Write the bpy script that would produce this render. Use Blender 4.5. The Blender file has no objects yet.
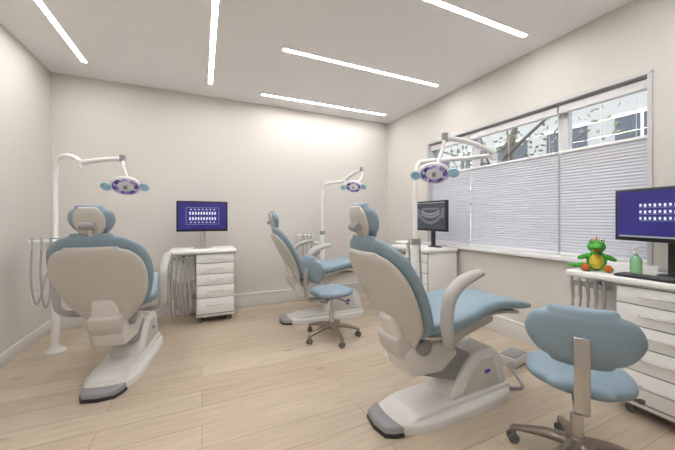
import bpy, bmesh, math, random
from mathutils import Vector, Matrix
random.seed(4)
S=bpy.context.scene
COL=S.collection
try:
    S.view_settings.view_transform='Standard'
    S.view_settings.look='None'
    S.view_settings.exposure=0.0
except Exception: pass

# ---------------------------------------------------------------- materials
def mat(name,col,rough=0.5,metal=0.0,var=0.04,scale=30,emit=None,es=0,spec=0.5,bump=0.0):
    m=bpy.data.materials.new(name); m.use_nodes=True
    nt=m.node_tree; b=nt.nodes['Principled BSDF']
    b.inputs['Roughness'].default_value=rough
    b.inputs['Metallic'].default_value=metal
    b.inputs['Specular IOR Level'].default_value=spec
    tc=nt.nodes.new('ShaderNodeTexCoord')
    n=nt.nodes.new('ShaderNodeTexNoise'); n.inputs['Scale'].default_value=scale
    r=nt.nodes.new('ShaderNodeValToRGB')
    r.color_ramp.elements[0].position=.3; r.color_ramp.elements[1].position=.7
    r.color_ramp.elements[0].color=(*[c*(1-var) for c in col],1)
    r.color_ramp.elements[1].color=(*[min(1,c*(1+var)) for c in col],1)
    nt.links.new(tc.outputs['Object'],n.inputs['Vector'])
    nt.links.new(n.outputs['Fac'],r.inputs['Fac'])
    nt.links.new(r.outputs['Color'],b.inputs['Base Color'])
    if bump>0:
        bp=nt.nodes.new('ShaderNodeBump'); bp.inputs['Strength'].default_value=bump
        bp.inputs['Distance'].default_value=.002
        nt.links.new(n.outputs['Fac'],bp.inputs['Height']); nt.links.new(bp.outputs['Normal'],b.inputs['Normal'])
    if emit:
        b.inputs['Emission Color'].default_value=(*emit,1); b.inputs['Emission Strength'].default_value=es
    return m
M={}
M['wall']=mat('wall_paint',(.64,.61,.575),.75,var=.012,scale=60,bump=.1)
M['ceil']=mat('ceiling_paint',(.94,.935,.93),.8,var=.01)
M['trim']=mat('trim_paint',(.72,.705,.685),.4,var=.01)
M['white']=mat('white_laminate',(.84,.84,.83),.35,var=.01)
M['shell']=mat('chair_shell_plastic',(.56,.54,.505),.4,var=.01)
M['cream']=mat('cream_plastic',(.70,.69,.665),.38,var=.01)
M['arm']=mat('armrest_plastic',(.44,.43,.425),.45,var=.01)
M['blue']=mat('blue_vinyl',(.235,.325,.395),.42,var=.03,scale=12,bump=.08)
M['grey']=mat('dark_grey_rubber',(.12,.12,.125),.6)
M['mid']=mat('mid_grey_plastic',(.30,.30,.31),.5)
M['black']=mat('black_plastic',(.015,.015,.018),.3)
M['metal']=mat('brushed_steel',(.58,.57,.56),.28,metal=1)
M['bronze']=mat('satin_base_metal',(.31,.26,.22),.35,metal=.8)
M['hose']=mat('hose_rubber',(.38,.365,.35),.5)
M['lobe']=mat('lamp_handle_blue',(.36,.54,.64),.2,emit=(.3,.5,.6),es=.1)
M['frame']=mat('window_frame_grey',(.56,.56,.57),.4,var=.01)
M['rail']=mat('blind_rail_white',(.82,.82,.83),.35,var=.01)
M['green']=mat('plush_green',(.07,.36,.05),.9,var=.35,scale=90,bump=.8)
M['yellow']=mat('plush_yellow',(.72,.52,.06),.9,var=.2,scale=90,bump=.6)
M['orange']=mat('plush_orange',(.65,.15,.03),.9,var=.2,scale=90,bump=.6)
M['eye']=mat('eye_white',(.85,.85,.8),.3)
M['bottle']=mat('bottle_green',(.25,.5,.28),.2)
M['bark']=mat('tree_bark',(.13,.11,.09),.9,var=.3)
M['leaf']=mat('tree_leaf',(.20,.24,.13),.7,var=.4,scale=2)
M['asphalt']=mat('asphalt',(.18,.18,.18),.9)
M['fwin']=mat('facade_glazing',(.08,.09,.11),.3)
M['strip']=mat('light_diffuser',(.9,.9,.9),.5,emit=(1,.975,.955),es=65)

def floor_mat():
    m=bpy.data.materials.new('oak_planks'); m.use_nodes=True
    nt=m.node_tree; L=nt.links.new; b=nt.nodes['Principled BSDF']
    tc=nt.nodes.new('ShaderNodeTexCoord')
    br=nt.nodes.new('ShaderNodeTexBrick')
    br.inputs['Scale'].default_value=1; br.inputs['Brick Width'].default_value=1.45
    br.inputs['Row Height'].default_value=.19; br.inputs['Mortar Size'].default_value=.002
    br.inputs['Mortar Smooth'].default_value=.3
    br.offset=.37; br.offset_frequency=2
    br.inputs['Color1'].default_value=(.50,.415,.32,1); br.inputs['Color2'].default_value=(.59,.505,.405,1)
    br.inputs['Mortar'].default_value=(.30,.235,.165,1)
    L(tc.outputs['Object'],br.inputs['Vector'])
    mp=nt.nodes.new('ShaderNodeMapping'); mp.inputs['Scale'].default_value=(1.3,14,1)
    L(tc.outputs['Object'],mp.inputs['Vector'])
    n=nt.nodes.new('ShaderNodeTexNoise'); n.inputs['Scale'].default_value=2.2; n.inputs['Detail'].default_value=6; n.inputs['Distortion'].default_value=.6
    L(mp.outputs['Vector'],n.inputs['Vector'])
    r=nt.nodes.new('ShaderNodeValToRGB'); r.color_ramp.elements[0].position=.3; r.color_ramp.elements[1].position=.68
    r.color_ramp.elements[0].color=(.84,.82,.79,1); r.color_ramp.elements[1].color=(1.0,1,1,1)
    L(n.outputs['Fac'],r.inputs['Fac'])
    mx=nt.nodes.new('ShaderNodeMixRGB'); mx.blend_type='MULTIPLY'; mx.inputs[0].default_value=1
    L(br.outputs['Color'],mx.inputs[1]); L(r.outputs['Color'],mx.inputs[2])
    mp2=nt.nodes.new('ShaderNodeMapping'); mp2.inputs['Scale'].default_value=(1.2,3.2,1)
    L(tc.outputs['Object'],mp2.inputs['Vector'])
    v=nt.nodes.new('ShaderNodeTexVoronoi'); v.inputs['Scale'].default_value=1.3
    L(mp2.outputs['Vector'],v.inputs['Vector'])
    r2=nt.nodes.new('ShaderNodeValToRGB'); r2.color_ramp.elements[0].position=.02; r2.color_ramp.elements[1].position=.09
    r2.color_ramp.elements[0].color=(.68,.59,.50,1); r2.color_ramp.elements[1].color=(1,1,1,1)
    L(v.outputs['Distance'],r2.inputs['Fac'])
    mx2=nt.nodes.new('ShaderNodeMixRGB'); mx2.blend_type='MULTIPLY'; mx2.inputs[0].default_value=1
    L(mx.outputs[0],mx2.inputs[1]); L(r2.outputs['Color'],mx2.inputs[2])
    L(mx2.outputs[0],b.inputs['Base Color'])
    b.inputs['Roughness'].default_value=.38; b.inputs['Specular IOR Level'].default_value=.45
    return m
M['floor']=floor_mat()

def blind_mat():
    m=bpy.data.materials.new('pleated_fabric'); m.use_nodes=True
    nt=m.node_tree; L=nt.links.new
    b=nt.nodes['Principled BSDF']; out=nt.nodes['Material Output']
    b.inputs['Base Color'].default_value=(.66,.66,.70,1); b.inputs['Roughness'].default_value=.8
    t=nt.nodes.new('ShaderNodeBsdfTranslucent'); t.inputs['Color'].default_value=(.66,.68,.80,1)
    mx=nt.nodes.new('ShaderNodeMixShader'); mx.inputs[0].default_value=.25
    L(b.outputs[0],mx.inputs[1]); L(t.outputs[0],mx.inputs[2]); L(mx.outputs[0],out.inputs[0])
    return m
M['blind']=blind_mat()
def glass_mat():
    m=bpy.data.materials.new('window_glass'); m.use_nodes=True
    nt=m.node_tree; L=nt.links.new; out=nt.nodes['Material Output']
    t=nt.nodes.new('ShaderNodeBsdfTransparent'); g=nt.nodes.new('ShaderNodeBsdfGlossy'); g.inputs['Roughness'].default_value=.02
    mx=nt.nodes.new('ShaderNodeMixShader'); mx.inputs[0].default_value=.03
    L(t.outputs[0],mx.inputs[1]); L(g.outputs[0],mx.inputs[2]); L(mx.outputs[0],out.inputs[0])
    return m
M['glass']=glass_mat()
def lens_mat():
    m=bpy.data.materials.new('lamp_reflector'); m.use_nodes=True
    nt=m.node_tree; L=nt.links.new; b=nt.nodes['Principled BSDF']
    tc=nt.nodes.new('ShaderNodeTexCoord'); v=nt.nodes.new('ShaderNodeTexVoronoi'); v.inputs['Scale'].default_value=34
    r=nt.nodes.new('ShaderNodeValToRGB')
    r.color_ramp.elements[0].color=(.05,.04,.16,1); r.color_ramp.elements[1].color=(.70,.60,.85,1); r.color_ramp.elements[1].position=.9
    e=r.color_ramp.elements.new(.5); e.color=(.20,.14,.42,1)
    L(tc.outputs['Object'],v.inputs['Vector'])
    s=nt.nodes.new('ShaderNodeSeparateColor'); L(v.outputs['Color'],s.inputs[0]); L(s.outputs[0],r.inputs['Fac'])
    L(r.outputs['Color'],b.inputs['Base Color']); b.inputs['Roughness'].default_value=.15; b.inputs['Metallic'].default_value=.3
    L(r.outputs['Color'],b.inputs['Emission Color']); b.inputs['Emission Strength'].default_value=.15
    return m
M['lens']=lens_mat()
def screen_mat(name,c1,c2,es):
    m=bpy.data.materials.new(name); m.use_nodes=True
    nt=m.node_tree; L=nt.links.new; b=nt.nodes['Principled BSDF']
    tc=nt.nodes.new('ShaderNodeTexCoord'); n=nt.nodes.new('ShaderNodeTexNoise'); n.inputs['Scale'].default_value=5
    r=nt.nodes.new('ShaderNodeValToRGB'); r.color_ramp.elements[0].color=(*c1,1); r.color_ramp.elements[1].color=(*c2,1)
    L(tc.outputs['Object'],n.inputs['Vector']); L(n.outputs['Fac'],r.inputs['Fac'])
    L(r.outputs['Color'],b.inputs['Emission Color']); b.inputs['Emission Strength'].default_value=es
    b.inputs['Base Color'].default_value=(.01,.01,.02,1); b.inputs['Roughness'].default_value=.35
    return m
M['scr_blue']=screen_mat('screen_blue',(.006,.006,.12),(.03,.022,.22),1)
M['scr_xray']=screen_mat('screen_xray',(.015,.017,.022),(.07,.075,.09),1)
M['scr_white']=mat('screen_white_marks',(.1,.1,.1),.4,emit=(.75,.8,.95),es=.95)
M['scr_grey']=mat('screen_grey_marks',(.1,.1,.1),.4,emit=(.35,.37,.42),es=.7)
M['scr_dim']=mat('screen_dim_marks',(.05,.05,.05),.4,emit=(.14,.15,.17),es=.8)

# ---------------------------------------------------------------- geometry helpers
def empty(name,loc=(0,0,0),rz=0):
    e=bpy.data.objects.new(name,None); e.empty_display_size=.1
    COL.objects.link(e); e.location=loc; e.rotation_euler=(0,0,math.radians(rz)); return e
def mk(name,bm,m,parent=None,smooth=False,angle=40):
    bmesh.ops.recalc_face_normals(bm,faces=bm.faces)
    me=bpy.data.meshes.new(name); bm.to_mesh(me); bm.free()
    me.materials.append(M[m] if isinstance(m,str) else m)
    if smooth:
        for p in me.polygons: p.use_smooth=True
        try: me.set_sharp_from_angle(angle=math.radians(angle))
        except Exception: pass
    o=bpy.data.objects.new(name,me); COL.objects.link(o)
    if parent: o.parent=parent
    return o
def addbox(bm,lo,hi):
    vs=[bm.verts.new((x,y,z)) for x in (lo[0],hi[0]) for y in (lo[1],hi[1]) for z in (lo[2],hi[2])]
    for f in ((0,1,3,2),(4,6,7,5),(0,4,5,1),(2,3,7,6),(0,2,6,4),(1,5,7,3)):
        bm.faces.new([vs[i] for i in f])
def box(name,lo,hi,m,parent=None,bev=0,seg=2):
    bm=bmesh.new(); addbox(bm,lo,hi)
    if bev>0: bmesh.ops.bevel(bm,geom=bm.edges[:],offset=bev,segments=seg,profile=.5,affect='EDGES')
    return mk(name,bm,m,parent,smooth=bev>0)
def boxes(name,lst,m,parent=None,bev=0):
    bm=bmesh.new()
    for lo,hi in lst:
        b2=bmesh.new(); addbox(b2,lo,hi)
        if bev>0: bmesh.ops.bevel(b2,geom=b2.edges[:],offset=bev,segments=2,profile=.5,affect='EDGES')
        me=bpy.data.meshes.new('t'); b2.to_mesh(me); b2.free(); bm.from_mesh(me); bpy.data.meshes.remove(me)
    return mk(name,bm,m,parent,smooth=bev>0)
def prism_xz(name,pts,y0,y1,m,parent=None,bev=.0,seg=3):
    bm=bmesh.new()
    a=[bm.verts.new((x,y0,z)) for x,z in pts]; b=[bm.verts.new((x,y1,z)) for x,z in pts]
    bm.faces.new(a); bm.faces.new(b[::-1]); n=len(pts)
    for i in range(n): bm.faces.new((a[i],b[i],b[(i+1)%n],a[(i+1)%n]))
    bmesh.ops.recalc_face_normals(bm,faces=bm.faces)
    if bev>0: bmesh.ops.bevel(bm,geom=bm.edges[:],offset=bev,segments=seg,profile=.5,affect='EDGES')
    return mk(name,bm,m,parent,smooth=bev>0)
def prism_xy(name,pts,z0,z1,m,parent=None,bev=.0,seg=3):
    bm=bmesh.new()
    a=[bm.verts.new((x,y,z0)) for x,y in pts]; b=[bm.verts.new((x,y,z1)) for x,y in pts]
    bm.faces.new(a[::-1]); tf=bm.faces.new(b); n=len(pts)
    for i in range(n): bm.faces.new((a[i],b[i],b[(i+1)%n],a[(i+1)%n]))
    bmesh.ops.recalc_face_normals(bm,faces=bm.faces)
    if bev>0:
        bmesh.ops.bevel(bm,geom=[e for e in tf.edges],offset=bev,segments=seg,profile=.5,affect='EDGES')
    return mk(name,bm,m,parent,smooth=True,angle=50)
def catmull(P,k=6):
    P=[Vector(p) for p in P]
    if len(P)<3: return [P[0].lerp(P[-1],i/k) for i in range(k+1)]
    out=[]; Q=[P[0]*2-P[1]]+P+[P[-1]*2-P[-2]]
    for i in range(1,len(Q)-2):
        a,b,c,d=Q[i-1],Q[i],Q[i+1],Q[i+2]
        for j in range(k):
            t=j/k
            out.append(.5*((2*b)+(c-a)*t+(2*a-5*b+4*c-d)*t*t+(3*b-a-3*c+d)*t**3))
    out.append(P[-1]); return out
def addtube(bm,pts,r,seg=10,k=6,smooth=True,flat=1.0):
    P=catmull(pts,k) if smooth else [Vector(p) for p in pts]
    n=len(P)
    if isinstance(r,(list,tuple)):
        R=[]
        for i in range(n):
            f=i/(n-1)*(len(r)-1); a=int(min(f,len(r)-2)); R.append(r[a]+(r[a+1]-r[a])*(f-a))
    else: R=[r]*n
    t0=(P[1]-P[0]).normalized()
    up=Vector((0,0,1)) if abs(t0.z)<.9 else Vector((1,0,0))
    u=t0.cross(up).normalized(); rings=[]
    for i in range(n):
        t=(P[min(i+1,n-1)]-P[max(i-1,0)]).normalized()
        u=(u-t*u.dot(t)).normalized(); v=t.cross(u)
        rings.append([bm.verts.new(P[i]+u*R[i]*math.cos(2*math.pi*j/seg)+v*R[i]*flat*math.sin(2*math.pi*j/seg)) for j in range(seg)])
    for i in range(n-1):
        for j in range(seg):
            bm.faces.new((rings[i][j],rings[i][(j+1)%seg],rings[i+1][(j+1)%seg],rings[i+1][j]))
    bm.faces.new(rings[0][::-1]); bm.faces.new(rings[-1])
def tube(name,pts,r,m,parent=None,**kw):
    bm=bmesh.new(); addtube(bm,pts,r,**kw); return mk(name,bm,m,parent,smooth=True)
def tubes(name,lst,r,m,parent=None,**kw):
    bm=bmesh.new()
    for p in lst: addtube(bm,p,r,**kw)
    return mk(name,bm,m,parent,smooth=True)
def addlathe(bm,prof,c=(0,0,0),seg=32,sx=1,sy=1,mx=None):
    rings=[]
    for r,z in prof:
        r=max(r,.0002)
        ring=[]
        for j in range(seg):
            a=2*math.pi*j/seg; v=Vector((r*math.cos(a)*sx,r*math.sin(a)*sy,z))
            if mx is not None: v=mx@v
            ring.append(bm.verts.new(v+Vector(c)))
        rings.append(ring)
    for i in range(len(rings)-1):
        for j in range(seg):
            bm.faces.new((rings[i][j],rings[i][(j+1)%seg],rings[i+1][(j+1)%seg],rings[i+1][j]))
    bm.faces.new(rings[0][::-1]); bm.faces.new(rings[-1])
def lathe(name,prof,m,parent=None,**kw):
    bm=bmesh.new(); addlathe(bm,prof,**kw); return mk(name,bm,m,parent,smooth=True)
def addell(bm,c,s,rot=(0,0,0),seg=16):
    from mathutils import Euler
    mx=Matrix.Translation(c)@Euler([math.radians(a) for a in rot]).to_matrix().to_4x4()@Matrix.Diagonal((*s,1))
    bmesh.ops.create_uvsphere(bm,u_segments=seg,v_segments=seg//2+2,radius=1,matrix=mx)
def ells(name,lst,m,parent=None):
    bm=bmesh.new()
    for it in lst: addell(bm,*it)
    return mk(name,bm,m,parent,smooth=True,angle=80)
def slab(name,path,m,parent=None,off=0,k=0,e=3.0,n=32,ws=1,ts=1):
    P=catmull([(x,0,z) for x,z,a,b in path],5)
    A=catmull([(a,b,0) for x,z,a,b in path],5)
    secs=[]
    N=len(P)
    for i in range(N):
        t=(P[min(i+1,N-1)]-P[max(i-1,0)]).normalized()
        nn=Vector((t.z,0,-t.x)); secs.append((P[i],t,nn,A[i][0]*ws,A[i][1]*ts))
    def capsec(s,sgn):
        c,t,nn,a,b=s; o=[]
        for q in (.5,.85,1.0):
            f=math.sqrt(max(0.02,1-q*q)); o.append((c+t*sgn*b*q,t,nn,a-b*(1-f),b*f))
        return o
    secs=capsec(secs[0],-1)[::-1]+secs+capsec(secs[-1],1)
    bm=bmesh.new(); rings=[]
    for c,t,nn,a,b in secs:
        ring=[]
        for j in range(n):
            th=2*math.pi*j/n; cc,ss=math.cos(th),math.sin(th)
            y=a*math.copysign(abs(cc)**(2/e),cc); q=b*math.copysign(abs(ss)**(2/e),ss)
            q+=off+k*(y/.3)**2
            ring.append(bm.verts.new(c+nn*q+Vector((0,y,0))))
        rings.append(ring)
    for i in range(len(rings)-1):
        for j in range(n): bm.faces.new((rings[i][j],rings[i][(j+1)%n],rings[i+1][(j+1)%n],rings[i+1][j]))
    bm.faces.new(rings[0][::-1]); bm.faces.new(rings[-1])
    return mk(name,bm,m,parent,smooth=True,angle=60)

# ---------------------------------------------------------------- room
XL,XR,YB,YF,H=-1.48,2.83,4.20,-1.6,2.77
box('floor',(XL-.1,YF-.1,-.1),(XR+.2,YB+.1,0),'floor')
box('ceiling',(XL-.1,YF-.1,H),(XR+.2,YB+.1,H+.1),'ceil')
box('wall_back',(XL-.1,YB,0),(XR+.2,YB+.1,H),'wall')
box('wall_left',(XL-.1,YF,0),(XL,YB,H),'wall')
box('wall_front',(XL-.1,YF-.1,0),(XR+.2,YF,H),'wall')
WY0,WY1,WZ0,WZ1=.995,3.23,.86,2.215
boxes('wall_right',[((XR,YF,0),(XR+.2,YB,WZ0)),((XR,YF,WZ1),(XR+.2,YB,H)),
    ((XR,YF,WZ0),(XR+.2,WY0,WZ1)),((XR,WY1,WZ0),(XR+.2,YB,WZ1))],'wall')
boxes('baseboard_back',[((XL,YB-.018,0),(XR,YB,.17)),((XL,YB-.026,.155),(XR,YB,.18))],'trim',bev=.003)
boxes('baseboard_right',[((XR-.018,YF,0),(XR,YB-.03,.17)),((XR-.026,YF,.155),(XR,YB-.03,.18))],'trim',bev=.003)
box('baseboard_left',(XL,YF,0),(XL+.015,YB-.03,.11),'trim',bev=.003)
box('baseboard_front',(XL+.02,YF,0),(XR-.03,YF+.015,.11),'trim',bev=.003)

# window
w=empty('window_1')
fr=[((2.95,WY0,WZ0),(3.01,WY1,WZ0+.05)),((2.95,WY0,WZ1-.045),(3.01,WY1,WZ1)),
    ((2.95,WY0,WZ0),(3.01,WY0+.05,WZ1)),((2.95,WY1-.05,WZ0),(3.01,WY1,WZ1)),
    ((2.945,1.565,WZ0),(3.015,1.645,WZ1)),((2.95,2.53,WZ0),(3.01,2.60,WZ1)),
    ((2.955,WY0,1.73),(3.005,WY1,1.80))]
boxes('frame',fr,'frame',w,bev=.004)
box('glass',(2.978,WY0+.02,WZ0+.02),(2.982,WY1-.02,WZ1-.02),'glass',w)
boxes('reveal_lining',[((2.825,WY0,WZ1-.012),(2.95,WY1,WZ1)),((2.825,WY1-.012,WZ0),(2.95,WY1,WZ1)),((2.825,WY0,WZ0),(2.95,WY0+.012,WZ1))],'frame',w)
boxes('casing',[((2.822,WY0-.015,WZ1-.01),(2.83,WY1+.015,WZ1+.015)),((2.822,WY0-.015,WZ0),(2.83,WY0,WZ1)),((2.822,WY1,WZ0),(2.83,WY1+.015,WZ1))],'frame',w)
box('window_sill',(2.775,WY0-.06,.835),(2.95,WY1+.06,.872),'rail',bev=.006)
bl=empty('pleated_blind')
segs=[(WY0+.015,1.598),(1.612,2.563),(2.577,WY1-.015)]
for i,(a,b) in enumerate(segs):
    bm=bmesh.new(); z=.895; prev=None; j=0
    while z<1.775:
        x=2.890+(.0055 if j%2 else 0)
        cur=(bm.verts.new((x,a,z)),bm.verts.new((x,b,z)))
        if prev: bm.faces.new((prev[0],prev[1],cur[1],cur[0]))
        prev=cur; z+=.0125; j+=1
    mk('fabric_%d'%(i+1),bm,'blind',bl)
    boxes('rails_%d'%(i+1),[((2.878,a,.876),(2.91,b,.897)),((2.878,a,1.768),(2.91,b,1.79)),((2.87,a,2.12),(2.92,b,2.185))],'rail',bl,bev=.003)
    tubes('cords_%d'%(i+1),[[(2.895,y,1.785),(2.895,y,2.125)] for y in (a+.08,(a+b)/2,b-.08)],.0015,'rail',bl,seg=5)
def strip(x0,y0,x1,y1):
    e=empty('ceiling_light_strip',((x0+x1)/2,(y0+y1)/2,H))
    hx,hy=(x1-x0)/2,(y1-y0)/2
    box('diffuser',(-hx,-hy,-.003),(hx,hy,0),'strip',e)
    t=.004
    boxes('trim_frame',[((-hx-t,-hy-t,-.0035),(hx+t,-hy,0)),((-hx-t,hy,-.0035),(hx+t,hy+t,0)),((-hx-t,-hy,-.0035),(-hx,hy,0)),((hx,-hy,-.0035),(hx+t,hy,0))],'white',e)
hw=.020
strip(-1.075-hw,1.94,-1.075+hw,3.79)
strip(.09-hw,1.94,.09+hw,3.79)
for y in (3.85,2.74,1.68,.57): strip(.69,y-hw,2.54,y+hw)  # the last y is out of view, an extra strip added to continue the row
strip(-1.075-hw,-.9,-1.075+hw,.95)  # extra unseen strip added around the camera to balance the room light
strip(.09-hw,-.9,.09+hw,.95)  # unseen partner strip, likewise added for light symmetry

o=empty('wall_outlet',(XL,3.83,.42))
box('plate',(0,-.038,-.06),(.006,.038,.06),'white',o,bev=.002)
boxes('sockets',[((.006,-.018,.008),(.009,.018,.042)),((.006,-.018,-.042),(.009,.018,-.008))],'trim',o)

# ---------------------------------------------------------------- dental chair
def chair(loc,rz,seatlen=1.0):
    c=empty('dental_chair',loc,rz)
    pts=[(-.02,-.09),(.06,-.125),(.20,-.17),(.42,-.18),(.72,-.18),(.90,-.16),(.98,-.09),(.99,0)]
    pts=pts+[(x,-y) for x,y in pts[-2::-1]]
    sm=[tuple(p[:2]) for p in catmull([(x,y,0) for x,y in pts]+[(pts[0][0]-.015,0,0),(pts[0][0],pts[0][1],0)],4)][:-1]
    prism_xy('base_plate',sm,.0,.055,'cream',c,bev=.02)
    prism_xy('base_rubber_foot',[(-.045,-.09),(.0,-.118),(.05,-.13),(.035,-.06),(.03,0),(.035,.06),(.05,.13),(.0,.118),(-.045,.09),(-.06,0)],0.014,.058,'mid',c,bev=.012)
    prism_xy('foot_bumper',[(-.05,-.094),(.0,-.123),(.05,-.136),(.05,.136),(.0,.123),(-.05,.094),(-.067,0)],0,.022,'black',c,bev=.004)
    prism_xz('base_step',[(.10,.05),(.16,.075),(.50,.085),(.95,.08),(.97,.05)],-.13,.13,'cream',c,bev=.012)
    prism_xz('base_tower',[(.42,.07),(.46,.15),(.56,.27),(.66,.345),(.82,.34),(.90,.27),(.96,.07)],-.115,.115,'cream',c,bev=.025)
    prism_xz('tower_side_panel',[(.52,.10),(.60,.23),(.69,.29),(.80,.285),(.86,.10)],-.121,.121,'shell',c,bev=.004)
    prism_xz('lift_arm',[(.14,.30),(.20,.42),(.34,.44),(.78,.26),(.82,.16),(.70,.10)],-.085,.085,'mid',c,bev=.012)
    prism_xz('lift_cover',[(.13,.285),(.07,.42),(.12,.47),(.38,.47),(.50,.36),(.36,.27)],-.11,.11,'cream',c,bev=.025)
    prism_xz('carriage',[(.02,.52),(.04,.43),(.10,.37),(.40,.36),(.56,.44),(.84,.50),(.84,.54),(.2,.55)],-.10,.10,'shell',c,bev=.02)
    bm=bmesh.new()
    for i in range(7):
        f=i/6; x=.43+.13*f; z=.40-.16*f
        addlathe(bm,[(.045,-.011),(.06,0),(.045,.011)],c=(x,0,z),seg=18,mx=Matrix.Rotation(math.radians(40),3,'Y'))
    mk('bellows',bm,'grey',c,smooth=True)
    ells('badge',[((.74,s*.122,.20),(.03,.003,.014)) for s in (-1,1)],'scr_blue',c)
    seatp=[(1.24,.575,.155,.028),(1.10,.60,.185,.036),(.90,.632,.205,.042),(.70,.635,.22,.048),(.50,.60,.24,.052),(.32,.575,.25,.055),(.18,.585,.24,.05)]
    seatp=[(.18+(x-.18)*seatlen,z,a,b) for x,z,a,b in seatp]
    slab('seat_cushion',seatp,'blue',c,e=3.2,k=.025)
    slab('seat_shell',seatp[1:],'shell',c,off=-.052,ws=.86,ts=.45,k=.02)
    def L(p,dx): return [(x-dx*max(0,(z-.5))/.55,z,a,b) for x,z,a,b in p]
    backp=[(.155,.54,.19,.028),(.135,.60,.245,.034),(.085,.71,.282,.038),(.035,.82,.298,.038),(-.01,.92,.29,.036),(-.045,1.0,.255,.033),(-.07,1.06,.185,.026),(-.08,1.083,.12,.02)]
    slab('back_cushion',L(backp,.05),'blue',c,e=2.5,k=.04)
    shp=[(.18,.47,.11,.03),(.155,.54,.17,.036),(.135,.60,.215,.036),(.085,.71,.258,.038),(.035,.82,.272,.038),(-.01,.92,.258,.036),(-.045,.99,.21,.03),(-.06,1.02,.15,.022)]
    slab('back_shell',L(shp,.05),'shell',c,off=-.040,ts=.8,k=.036,e=2.5)
    slab('back_spine',L([(.17,.47,.085,.03),(.135,.60,.08,.03),(.11,.66,.065,.022)],.05),'cream',c,off=-.078,e=3)
    tube('headrest_post',[(-.04,0,.90),(-.105,0,1.03),(-.175,0,1.16)],.018,'metal',c,flat=1.0)
    hp=[(-.125,1.105,.08,.024),(-.137,1.14,.112,.032),(-.152,1.185,.125,.036),(-.167,1.23,.112,.032),(-.173,1.255,.08,.024)]
    slab('headrest_cushion',hp,'blue',c,off=.02,k=.06,e=2.5)
    slab('headrest_shell',hp,'shell',c,off=-.010,k=.05,e=2.5,ws=.68,ts=.55)
    lathe('headrest_knob',[(.0,-.045),(.022,-.04),(.026,0),(.022,.04),(0,.045)],'mid',c,c=(-.185,0,1.15),seg=20,mx=Matrix.Rotation(math.radians(90),3,'X'))
    for s,nm in ((1,'left'),(-1,'right')):
        tube('armrest_'+nm,[(.34,s*.10,.50),(.26,s*.24,.50),(.19,s*.315,.55),(.165,s*.325,.66),(.18,s*.325,.78),(.25,s*.325,.855),(.34,s*.32,.885),(.44,s*.31,.90)],
             [.03,.03,.03,.032,.034,.034,.032,.022],'arm',c,flat=.72,seg=14)
    lathe('pivot_cap',[(0,-.14),(.045,-.138),(.05,-.12),(.05,.12),(.045,.138),(0,.14)],'mid',c,c=(.20,0,.46),seg=24,mx=Matrix.Rotation(math.radians(90),3,'X'))
    return c
chair((-.615,2.48,0),83)
chair((.88,3.40,0),-2)
chair((.955,1.47,0),2,.91)

# ---------------------------------------------------------------- stool
def stool(loc,rz,brz=20):
    s=empty('dental_stool',loc,rz)
    legs=[];wh=bmesh.new();yk=bmesh.new()
    for i in range(5):
        a=math.radians(brz+72*i); ca,sa=math.cos(a),math.sin(a)
        legs.append([(ca*.02,sa*.02,.125),(ca*.13,sa*.13,.115),(ca*.27,sa*.27,.078)])
        addlathe(yk,[(.016,0),(.018,.025),(.010,.03)],c=(ca*.27,sa*.27,.050),seg=12)
        for q in (-1,1):
            rm=Matrix.Rotation(a+.6,3,'Z')@Matrix.Rotation(math.radians(90),3,'X')
            cc=Vector((ca*.27,sa*.27,.026))+Matrix.Rotation(a+.6,3,'Z')@Vector((0,q*.016,0))
            addlathe(wh,[(.0,-.008),(.022,-.008),(.026,-.004),(.026,.004),(.022,.008),(0,.008)],c=cc,seg=18,mx=rm)
    tubes('base_legs',legs,[.036,.030,.018],'bronze',s,flat=.75,seg=12)
    mk('caster_wheels',wh,'grey',s,smooth=True); mk('caster_yokes',yk,'bronze',s,smooth=True)
    lathe('hub',[(.0,.09),(.045,.09),(.048,.14),(.036,.16),(0,.162)],'bronze',s)
    lathe('gas_column',[(.0,.14),(.026,.14),(.026,.27),(.016,.272),(.016,.40),(0,.40)],'metal',s)
    box('mechanism',(-.09,-.06,.395),(.09,.06,.425),'grey',s,bev=.008)
    slab('seat_cushion',[(.18,.462,.11,.03),(.14,.462,.165,.038),(.06,.462,.20,.042),(-.04,.462,.205,.042),(-.12,.462,.18,.038),(-.17,.462,.12,.03)],'blue',s,e=2.6,k=.004)
    slab('back_cushion',[(-.215,.600,.11,.026),(-.225,.628,.158,.034),(-.238,.68,.193,.038),(-.248,.73,.198,.038),(-.256,.785,.170,.034),(-.26,.810,.12,.026)],'blue',s,k=.05,e=2.4)
    prism_xz('back_bracket',[(-.05,.398),(-.27,.398),(-.302,.42),(-.308,.60),(-.298,.72),(-.285,.72),(-.292,.60),(-.285,.43),(-.265,.412),(-.05,.412)],-.026,.026,'metal',s,bev=.003,seg=1)
    tube('height_lever',[(.02,-.05,.405),(.03,-.15,.40),(.03,-.22,.385)],.006,'grey',s)
    lathe('lever_knob',[(0,-.012),(.012,-.008),(.013,.008),(0,.012)],'grey',s,c=(.03,-.225,.385))
    return s
stool((1.635,.83,0),30,12)
stool((1.19,2.77,0),12,40)

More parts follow.
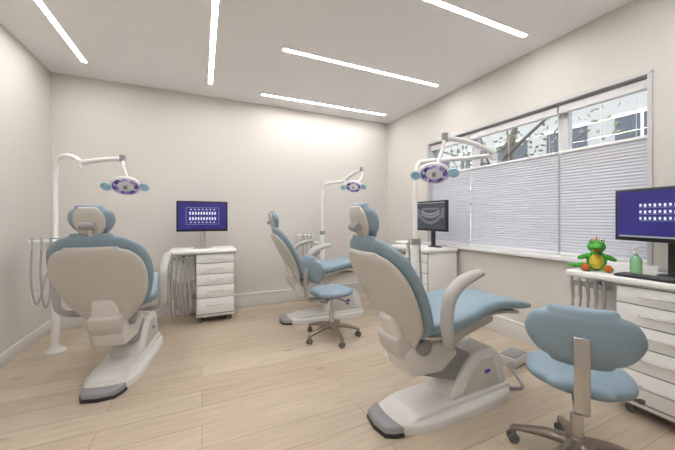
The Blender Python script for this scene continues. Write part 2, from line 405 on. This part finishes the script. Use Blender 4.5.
# ---------------------------------------------------------------- cabinets
def cabinet(loc,rz):
    c=empty('dental_cabinet',loc,rz)
    box('carcass',(0,.018,.075),(.41,.45,.80),'white',c,bev=.004)
    hs=[.105,.125,.125,.145,.18]; z=.785; fr=[];hd=[]
    for h in hs:
        fr.append(((.008,0,z-h+.008),(.402,.018,z))); 
        zc=z-h*.42
        hd.append([(.12,-.003,zc),(.125,-.022,zc),(.15,-.026,zc),(.26,-.026,zc),(.285,-.022,zc),(.29,-.003,zc)])
        z-=h
    boxes('drawer_fronts',fr,'white',c,bev=.003)
    tubes('drawer_handles',hd,.006,'metal',c,seg=8,k=3)
    boxes('drawer_gaps',[((.006,.010,.10),(.404,.0175,.788))],'mid',c)
    box('countertop',(-.27,-.025,.80),(.43,.455,.84),'white',c,bev=.012,seg=3)
    box('toe_plinth',(.02,.05,.055),(.39,.43,.078),'mid',c)
    bm=bmesh.new()
    for x in (.05,.36):
        for y in (.07,.40):
            addlathe(bm,[(.0,-.012),(.022,-.012),(.027,-.006),(.027,.006),(.022,.012),(0,.012)],c=(x,y,.027),seg=18,mx=Matrix.Rotation(math.radians(90),3,'X'))
            addlathe(bm,[(.012,0),(.012,.04)],c=(x,y,.03),seg=10)
    mk('casters',bm,'grey',c,smooth=True)
    box('delivery_module',(-.24,.17,.48),(-.005,.40,.80),'white',c,bev=.012)
    box('side_bracket',(-.20,.22,.30),(-.005,.34,.48),'white',c,bev=.01)
    box('handpiece_rail',(-.25,.0,.735),(-.03,.05,.765),'mid',c,bev=.006)
    box('rail_support',(-.16,.05,.74),(-.12,.18,.76),'mid',c)
    xs=[-.235,-.19,-.145,-.10,-.055]
    hp=bmesh.new(); 
    for i,x in enumerate(xs):
        addtube(hp,[(x,-.008,.80-.01*(i%2)),(x,.0,.74),(x,.008,.66)],[.007,.011,.010],seg=10)
    mk('handpieces',hp,'metal',c,smooth=True)
    hl=[]
    for i,x in enumerate(xs):
        lo=.10+.05*((i*2)%3)
        hl.append([(x,.008,.665),(x-.01,.0,.45),(x-.005,-.01,.25),(x+.01,.03,lo),(x+.02,.09,lo+.01),(x+.015,.15,.25),(x+.0,.22,.42),(x,.24,.50)])
    tubes('hoses',hl,.0085,'hose',c,seg=8)
    return c
cabinet((-.06,3.70,0),0)
cabinet((2.34,3.09,0),-90)
cabinet((2.35,.986,0),-90)

ub=empty('utility_box',(2.36,1.66,0),10)
box('body',(-.11,-.07,0),(.11,.07,.075),'cream',ub,bev=.012)
box('lid',(-.10,-.06,.075),(.10,.06,.083),'mid',ub,bev=.003)
tubes('floor_cable',[[(2.46,1.70,.03),(2.60,1.60,.012),(2.66,1.40,.012),(2.58,1.30,.012),(2.50,1.20,.02)],[(1.93,1.42,.012),(2.05,1.38,.012),(2.16,1.50,.012),(2.25,1.62,.03)]],.011,'mid',None,seg=8)

# ---------------------------------------------------------------- monitors
def monitor(loc,rz,w,h,zc,kind,ztop=.84,stand='black'):
    m=empty('computer_monitor',(loc[0],loc[1],ztop),rz)
    z0=zc-ztop-h/2; z1=z0+h
    box('bezel',(-w/2,-.018,z0),(w/2,.018,z1),'black',m,bev=.005)
    box('back_housing',(-w*.3,.014,z0+h*.2),(w*.3,.045,z1-h*.2),'black',m,bev=.01)
    sx,sz0,sz1=w/2-.018,z0+.026,z1-.018
    box('screen',(-sx,-.0195,sz0),(sx,-.0175,sz1),'scr_blue' if kind!='xray' else 'scr_xray',m)
    tl=[];gr=[]
    cz=(sz0+sz1)/2; sw=sx*2; sh=sz1-sz0
    y0,y1=-.021,-.0194
    if kind=='chart':
        for r_ in (-1,1):
            for i in range(10):
                x=(i-4.5)*sw*.058
                tl.append(((x-.0085,y0,cz+r_*sh*.10-.017),(x+.0085,y1,cz+r_*sh*.10+.017)))
            for i in range(7):
                x=(i-3)*sw*.08; tl.append(((x-.008,y0,cz+r_*sh*.24-.005),(x+.008,y1,cz+r_*sh*.24+.005)))
        for zz in (cz-sh*.31,cz+sh*.31): gr.append(((-sw*.34,y0,zz-.002),(sw*.34,y1,zz+.002)))
        for q in (-1,1): gr.append(((q*sw*.34-.002,y0,cz-sh*.31),(q*sw*.34+.002,y1,cz+sh*.31)))
    elif kind=='rows':
        for r_ in (1,0,-1):
            for i in range(12):
                x=(i-5.5)*sw*.046; zz=cz+sh*.05+r_*sh*.14
                tl.append(((x-.006,y0,zz-.007-.004*(i%2)),(x+.006,y1,zz+.009)))
            gr.append(((-sw*.27,y0,cz+sh*.05+r_*sh*.14-.016),(sw*.27,y1,cz+sh*.05+r_*sh*.14-.014)))
        gr.append(((-sw*.48,y0,sz0),(sw*.48,y1,sz0+.010)))
    else:
        for i in range(14):
            a=(i-6.5)/6.5; x=a*sw*.30; zz=cz+.035*a*a
            tl.append(((x-.0075,y0,zz+.004),(x+.0075,y1,zz+.032))); tl.append(((x-.006,y0,zz-.032),(x+.006,y1,zz-.004)))
        for i in range(24):
            a=(i-11.5)/11.5; x=a*sw*.42; zz=cz+.11*a*a-.085
            gr.append(((x-.01,y0,zz-.022),(x+.01,y1,zz+.018)))
        for q in (-1,1):
            gr.append(((q*sw*.42-.025,y0,cz-.03),(q*sw*.42+.025,y1,cz+.09)))
        gr.append(((-sw*.3,y0,cz+.07),(sw*.3,y1,cz+.095)))
        tl.append(((-sw*.48,y0,sz1-.012),(sw*.48,y1,sz1-.002)))
    if tl: boxes('screen_marks',tl,'scr_white' if kind!='xray' else 'scr_grey',m)
    if gr: boxes('screen_lines',gr,'scr_grey' if kind!='xray' else 'scr_dim',m)
    box('neck',(-.03,.02,.012),(.03,.044,z0+h*.4),stand,m,bev=.006)
    lathe('stand_foot',[(.0,0),(.105,0),(.105,.006),(.085,.014),(0,.018)],stand,m,c=(0,.06,0),sy=.6)
    return m
monitor((.01,3.86),0,.55,.355,1.22,'chart',stand='metal')
monitor((2.585,2.89),-90,.54,.37,1.225,'xray')
monitor((2.535,.80),-107,.60,.34,1.22,'rows')

# ---------------------------------------------------------------- lamps
def lamphead(par,pos,d):
    d=Vector(d).normalized(); z=-d; x=Vector((0,0,1)).cross(z).normalized(); y=z.cross(x)
    R=Matrix((x,y,z)).transposed()
    h=bpy.data.objects.new('lamp_head',None); COL.objects.link(h); h.parent=par
    h.matrix_local=Matrix.Translation(pos)@R.to_4x4()@Matrix.Scale(.84,4)
    lathe('dish',[(.112,-.012),(.126,-.004),(.126,.010),(.108,.036),(.075,.056),(.035,.066),(0,.068)],'rail',h,sy=.76)
    lathe('reflector',[(.0,-.004),(.05,-.010),(.095,-.015),(.106,-.016),(.108,-.008),(0,.0)],'lens',h,sy=.74)
    for s in (-1,1):
        bm=bmesh.new()
        P=[(s*.118+s*.034*(1+math.cos(a)) ,.034*math.sin(a),-.012) for a in [2*math.pi*i/16+math.pi for i in range(17)]]
        addtube(bm,P,.010,smooth=False,seg=10)
        mk('handle_ring_%s'%('a' if s>0 else 'b'),bm,'lobe',h,smooth=True)
        ells('handle_pad_%s'%('a' if s>0 else 'b'),[((s*.150,0,-.006),(.028,.026,.012))],'lobe',h)
    lathe('yoke_hub',[(0,.05),(.03,.05),(.032,.085),(.02,.095),(0,.096)],'white',h)
    tube('yoke',[(-.122,0,.012),(-.105,0,.06),(-.05,0,.082),(.05,0,.082),(.105,0,.06),(.122,0,.012)],.011,'mid',h)
    box('center_bulb_cap',(-.014,-.018,-.03),(.014,.018,-.008),'mid',h,bev=.005)
def lamp(pole,ztop,arm1,arm2,drop,head,d,tray=None):
    e=empty('dental_operatory_lamp',(pole[0],pole[1],0))
    L=lambda p:(p[0]-pole[0],p[1]-pole[1],p[2])
    lathe('floor_flange',[(0,0),(.075,0),(.075,.012),(.045,.03),(.034,.06),(0,.06)],'white',e)
    tube('pole',[(0,0,.03),(0,0,.5),(0,0,1.0)],.030,'white',e,seg=16)
    j=L(arm1[-1]); pts=[(0,0,.95),(0,0,1.2),(0,0,ztop-.12)]+[L(p) for p in arm1]
    tube('upper_post',pts,.019,'white',e,seg=14)
    lathe('pole_collar',[(0,.0),(.037,.0),(.037,.05),(0,.05)],'mid',e,c=(0,0,.97))
    lathe('arm_joint',[(0,-.035),(.024,-.035),(.026,.035),(0,.035)],'white',e,c=j)
    A=[L(p) for p in arm2]
    tube('flex_arm',A,[.022,.020,.017],'white',e,seg=14)
    hz=Vector(d).normalized()
    topc=Vector(L(head))-hz*.068
    lathe('knuckle',[(0,-.026),(.020,-.026),(.022,.026),(0,.026)],'mid',e,c=A[-1])
    tube('drop_arm',[A[-1],L(drop),tuple(topc)],.012,'white',e)
    lamphead(e,L(head),d)
    if tray:
        T=L(tray)
        tube('tray_arm',[(0,0,T[2]-.12),(T[0]*.5+.03,T[1]*.5,T[2]-.10),(T[0],T[1],T[2]-.06),(T[0],T[1],T[2]-.01)],.014,'white',e)
        box('instrument_tray',(T[0]-.10,T[1]-.08,T[2]-.012),(T[0]+.10,T[1]+.08,T[2]+.012),'white',e,bev=.01)
        hs=[];hp=[]
        for i in range(3):
            x=T[0]-.06+.06*i; y=T[1]-.09
            hp.append([(x,y,T[2]+.035),(x,y,T[2]-.07)])
            hs.append([(x,y,T[2]-.06),(x,y-.015,T[2]-.3),(x+.02,y,T[2]-.50-.04*(i%2)),(x+.03,y+.06,T[2]-.48),(x*.5,T[1]*.5,T[2]-.3),(0,0,T[2]-.2)])
        tubes('tray_handpieces',hp,.008,'metal',e)
        tubes('tray_hoses',hs,.008,'hose',e,seg=8)
    return e
lamp((-1.20,3.50),1.70,[(-1.17,3.46,1.72),(-1.08,3.36,1.745),(-.98,3.25,1.71),(-.92,3.18,1.65)],
     [(-.92,3.18,1.665),(-.74,3.0,1.67),(-.565,2.83,1.665)],(-.55,2.80,1.58),(-.53,2.76,1.445),(-.10,-.60,-.42),tray=(-1.21,3.36,1.0))
lamp((1.53,3.88),1.60,[(1.55,3.84,1.655),(1.62,3.72,1.68),(1.70,3.52,1.68)],
     [(1.70,3.52,1.70),(1.74,3.38,1.76),(1.80,3.25,1.80)],(1.79,3.23,1.70),(1.66,3.19,1.575),(-.45,-.40,-.42),tray=(1.30,3.95,.96))
lamp((1.69,2.09),1.60,[(1.71,2.075,1.66),(1.78,2.03,1.69),(2.0,1.88,1.705),(2.22,1.74,1.72)],
     [(2.22,1.74,1.745),(1.9,1.69,1.785),(1.60,1.65,1.785)],(1.57,1.645,1.68),(1.475,1.62,1.51),(-.45,-.35,-.40),tray=(1.78,2.30,.97))

# ---------------------------------------------------------------- counter items
p=empty('plush_dragon',(2.455,1.13,.84),205)
body=[((0,0,.07),(.052,.055,.068)),((.01,0,.165),(.046,.05,.042)),((.065,0,.165),(.052,.034,.020)),((.05,0,.135),(.038,.028,.010),(0,22,0)),
 ((.045,.055,.022),(.05,.024,.022),(0,0,25)),((.045,-.055,.022),(.05,.024,.022),(0,0,-25)),
 ((.02,.065,.095),(.02,.042,.017),(-25,0,0)),((.02,-.065,.095),(.02,.042,.017),(25,0,0)),
 ((-.05,-.02,.03),(.045,.028,.026)),((-.075,-.07,.022),(.03,.05,.02),(0,0,20)),((-.06,-.12,.02),(.02,.04,.014),(0,0,-20)),
 ((.018,.026,.205),(.017,.017,.018)),((.018,-.026,.205),(.017,.017,.018))]
bo=ells('body',body,'green',p)
rm=bo.modifiers.new('remesh','REMESH'); rm.mode='VOXEL'; rm.voxel_size=.005; rm.use_smooth_shade=True
ells('belly',[((.022,0,.068),(.040,.040,.055))],'yellow',p)
ells('mouth',[((.062,0,.150),(.042,.026,.007),(0,10,0)),((.088,.058,.03),(.010,.022,.024)),((.088,-.058,.03),(.010,.022,.024))],'orange',p)
ells('eyes',[((.032,.026,.21),(.009,.011,.012)),((.032,-.026,.21),(.009,.011,.012))],'eye',p)
ells('pupils',[((.040,.026,.21),(.004,.005,.006)),((.040,-.026,.21),(.004,.005,.006))],'black',p)
bm=bmesh.new()
for x,z,a in ((-.005,.215,0),(-.035,.19,-35),(-.045,.15,-70),(-.055,.10,-80),(-.06,.065,-70)):
    addlathe(bm,[(.016,-.01),(.008,.01),(0,.026)],c=(x,0,z),seg=10,sy=.5,mx=Matrix.Rotation(math.radians(a),3,'Y'))
mk('back_spikes',bm,'orange',p,smooth=True)
b=empty('spray_bottle',(2.56,.965,.84))
lathe('bottle',[(0,0),(.028,0),(.030,.006),(.030,.085),(.024,.10),(.011,.115),(.011,.13),(0,.13)],'bottle',b,seg=24)
lathe('cap',[(0,.128),(.014,.128),(.014,.15),(.008,.155),(0,.156)],'white',b)
prism_xz('nozzle',[(-.045,.155),(-.045,.17),(.015,.175),(.018,.15),(-.01,.15),(-.025,.13),(-.03,.132),(-.02,.155)],-.007,.007,'white',b,bev=.002,seg=1)
k=empty('computer_keyboard',(2.398,.79,.84),-91)
box('tray',(-.20,-.055,0),(.20,.055,.014),'black',k,bev=.004)
boxes('keys',[((-.19+i*.0255,-.045+j*.019,.014),(-.19+i*.0255+.021,-.045+j*.019+.015,.019)) for i in range(15) for j in range(5)],'grey',k)

# ---------------------------------------------------------------- outside
box('street_ground',(3.1,-12,-1.2),(16,20,-1.0),'asphalt')
bd=empty('apartment_building',(11,5,0))
def brick():
    m=bpy.data.materials.new('facade_brick'); m.use_nodes=True; nt=m.node_tree; b_=nt.nodes['Principled BSDF']
    tc=nt.nodes.new('ShaderNodeTexCoord'); mp=nt.nodes.new('ShaderNodeMapping'); mp.inputs['Rotation'].default_value=(math.radians(90),0,math.radians(90))
    t=nt.nodes.new('ShaderNodeTexBrick'); t.inputs['Scale'].default_value=3
    t.inputs['Color1'].default_value=(.33,.32,.31,1); t.inputs['Color2'].default_value=(.40,.385,.37,1); t.inputs['Mortar'].default_value=(.42,.41,.39,1)
    nt.links.new(tc.outputs['Object'],mp.inputs[0]); nt.links.new(mp.outputs[0],t.inputs[0]); nt.links.new(t.outputs[0],b_.inputs['Base Color'])
    return m
box('facade',(0,-14,-1),(.5,14,7.0),brick(),bd)
wl=[];wf=[]
for i in range(14):
    for j in range(3):
        y=-13+i*1.9; z=.3+j*2.3
        wl.append(((-.03,y,z),(.05,y+1.2,z+1.5))); wf.append(((-.06,y-.1,z-.14),(.05,y+1.3,z))); wf.append(((-.06,y+.57,z),(.04,y+.63,z+1.5)))
        wf.append(((-.06,y-.06,z+1.5),(.05,y+1.26,z+1.6)))
boxes('facade_windows',wl,'fwin',bd); boxes('facade_sills',wf,'rail',bd)
t=empty('street_tree',(6.2,4.6,-1.0))
br=[[(0,0,0),(.05,.1,1.6),(0,0,2.9),(.1,-.2,4.2)]]
for i in range(9):
    a=i*2.4; z=2.0+.22*i; br.append([(0,0,z),(math.cos(a)*.6,math.sin(a)*.9,z+.35),(math.cos(a)*1.2,math.sin(a)*2.2,z+.9)])
bm=bmesh.new()
for q,pp in enumerate(br): addtube(bm,pp,[.16,.12,.06] if q==0 else [.05,.03,.012],seg=8)
mk('trunk_and_branches',bm,'bark',t,smooth=True)
bm=bmesh.new()
for i in range(700):
    bq=br[1+random.randrange(9)]; f=random.random()
    c=Vector(bq[1]).lerp(Vector(bq[2]),f)+Vector((random.gauss(0,.35),random.gauss(0,.45),random.gauss(0,.3)))
    R=Matrix.Rotation(random.random()*6.28,3,Vector((random.random()-.5,random.random()-.5,random.random()-.5)).normalized())
    s=.06
    vs=[bm.verts.new(c+R@Vector(v)) for v in ((-s,0,0),(0,-s*.5,0),(s,0,0),(0,s*.5,0))]
    bm.faces.new(vs)
mk('foliage',bm,'leaf',t)

W=bpy.data.worlds.new('World'); S.world=W; W.use_nodes=True
nt=W.node_tree; bg=nt.nodes['Background']
sk=nt.nodes.new('ShaderNodeTexSky'); sk.sky_type='HOSEK_WILKIE'; sk.turbidity=6; sk.sun_direction=Vector((-.6,-.3,.7)).normalized()
mx=nt.nodes.new('ShaderNodeMixRGB'); mx.inputs[0].default_value=.8; mx.inputs[2].default_value=(.88,.94,1,1)
nt.links.new(sk.outputs[0],mx.inputs[1]); nt.links.new(mx.outputs[0],bg.inputs[0]); bg.inputs[1].default_value=3.2

# ---------------------------------------------------------------- camera
cd=bpy.data.cameras.new('camera'); co=bpy.data.objects.new('camera',cd); COL.objects.link(co)
co.location=(0,0,1.2); co.rotation_euler=(math.radians(90),0,math.radians(-24.4))
cd.sensor_width=36; cd.lens=15.95; cd.shift_y=-.0104; cd.clip_start=.02
S.camera=co
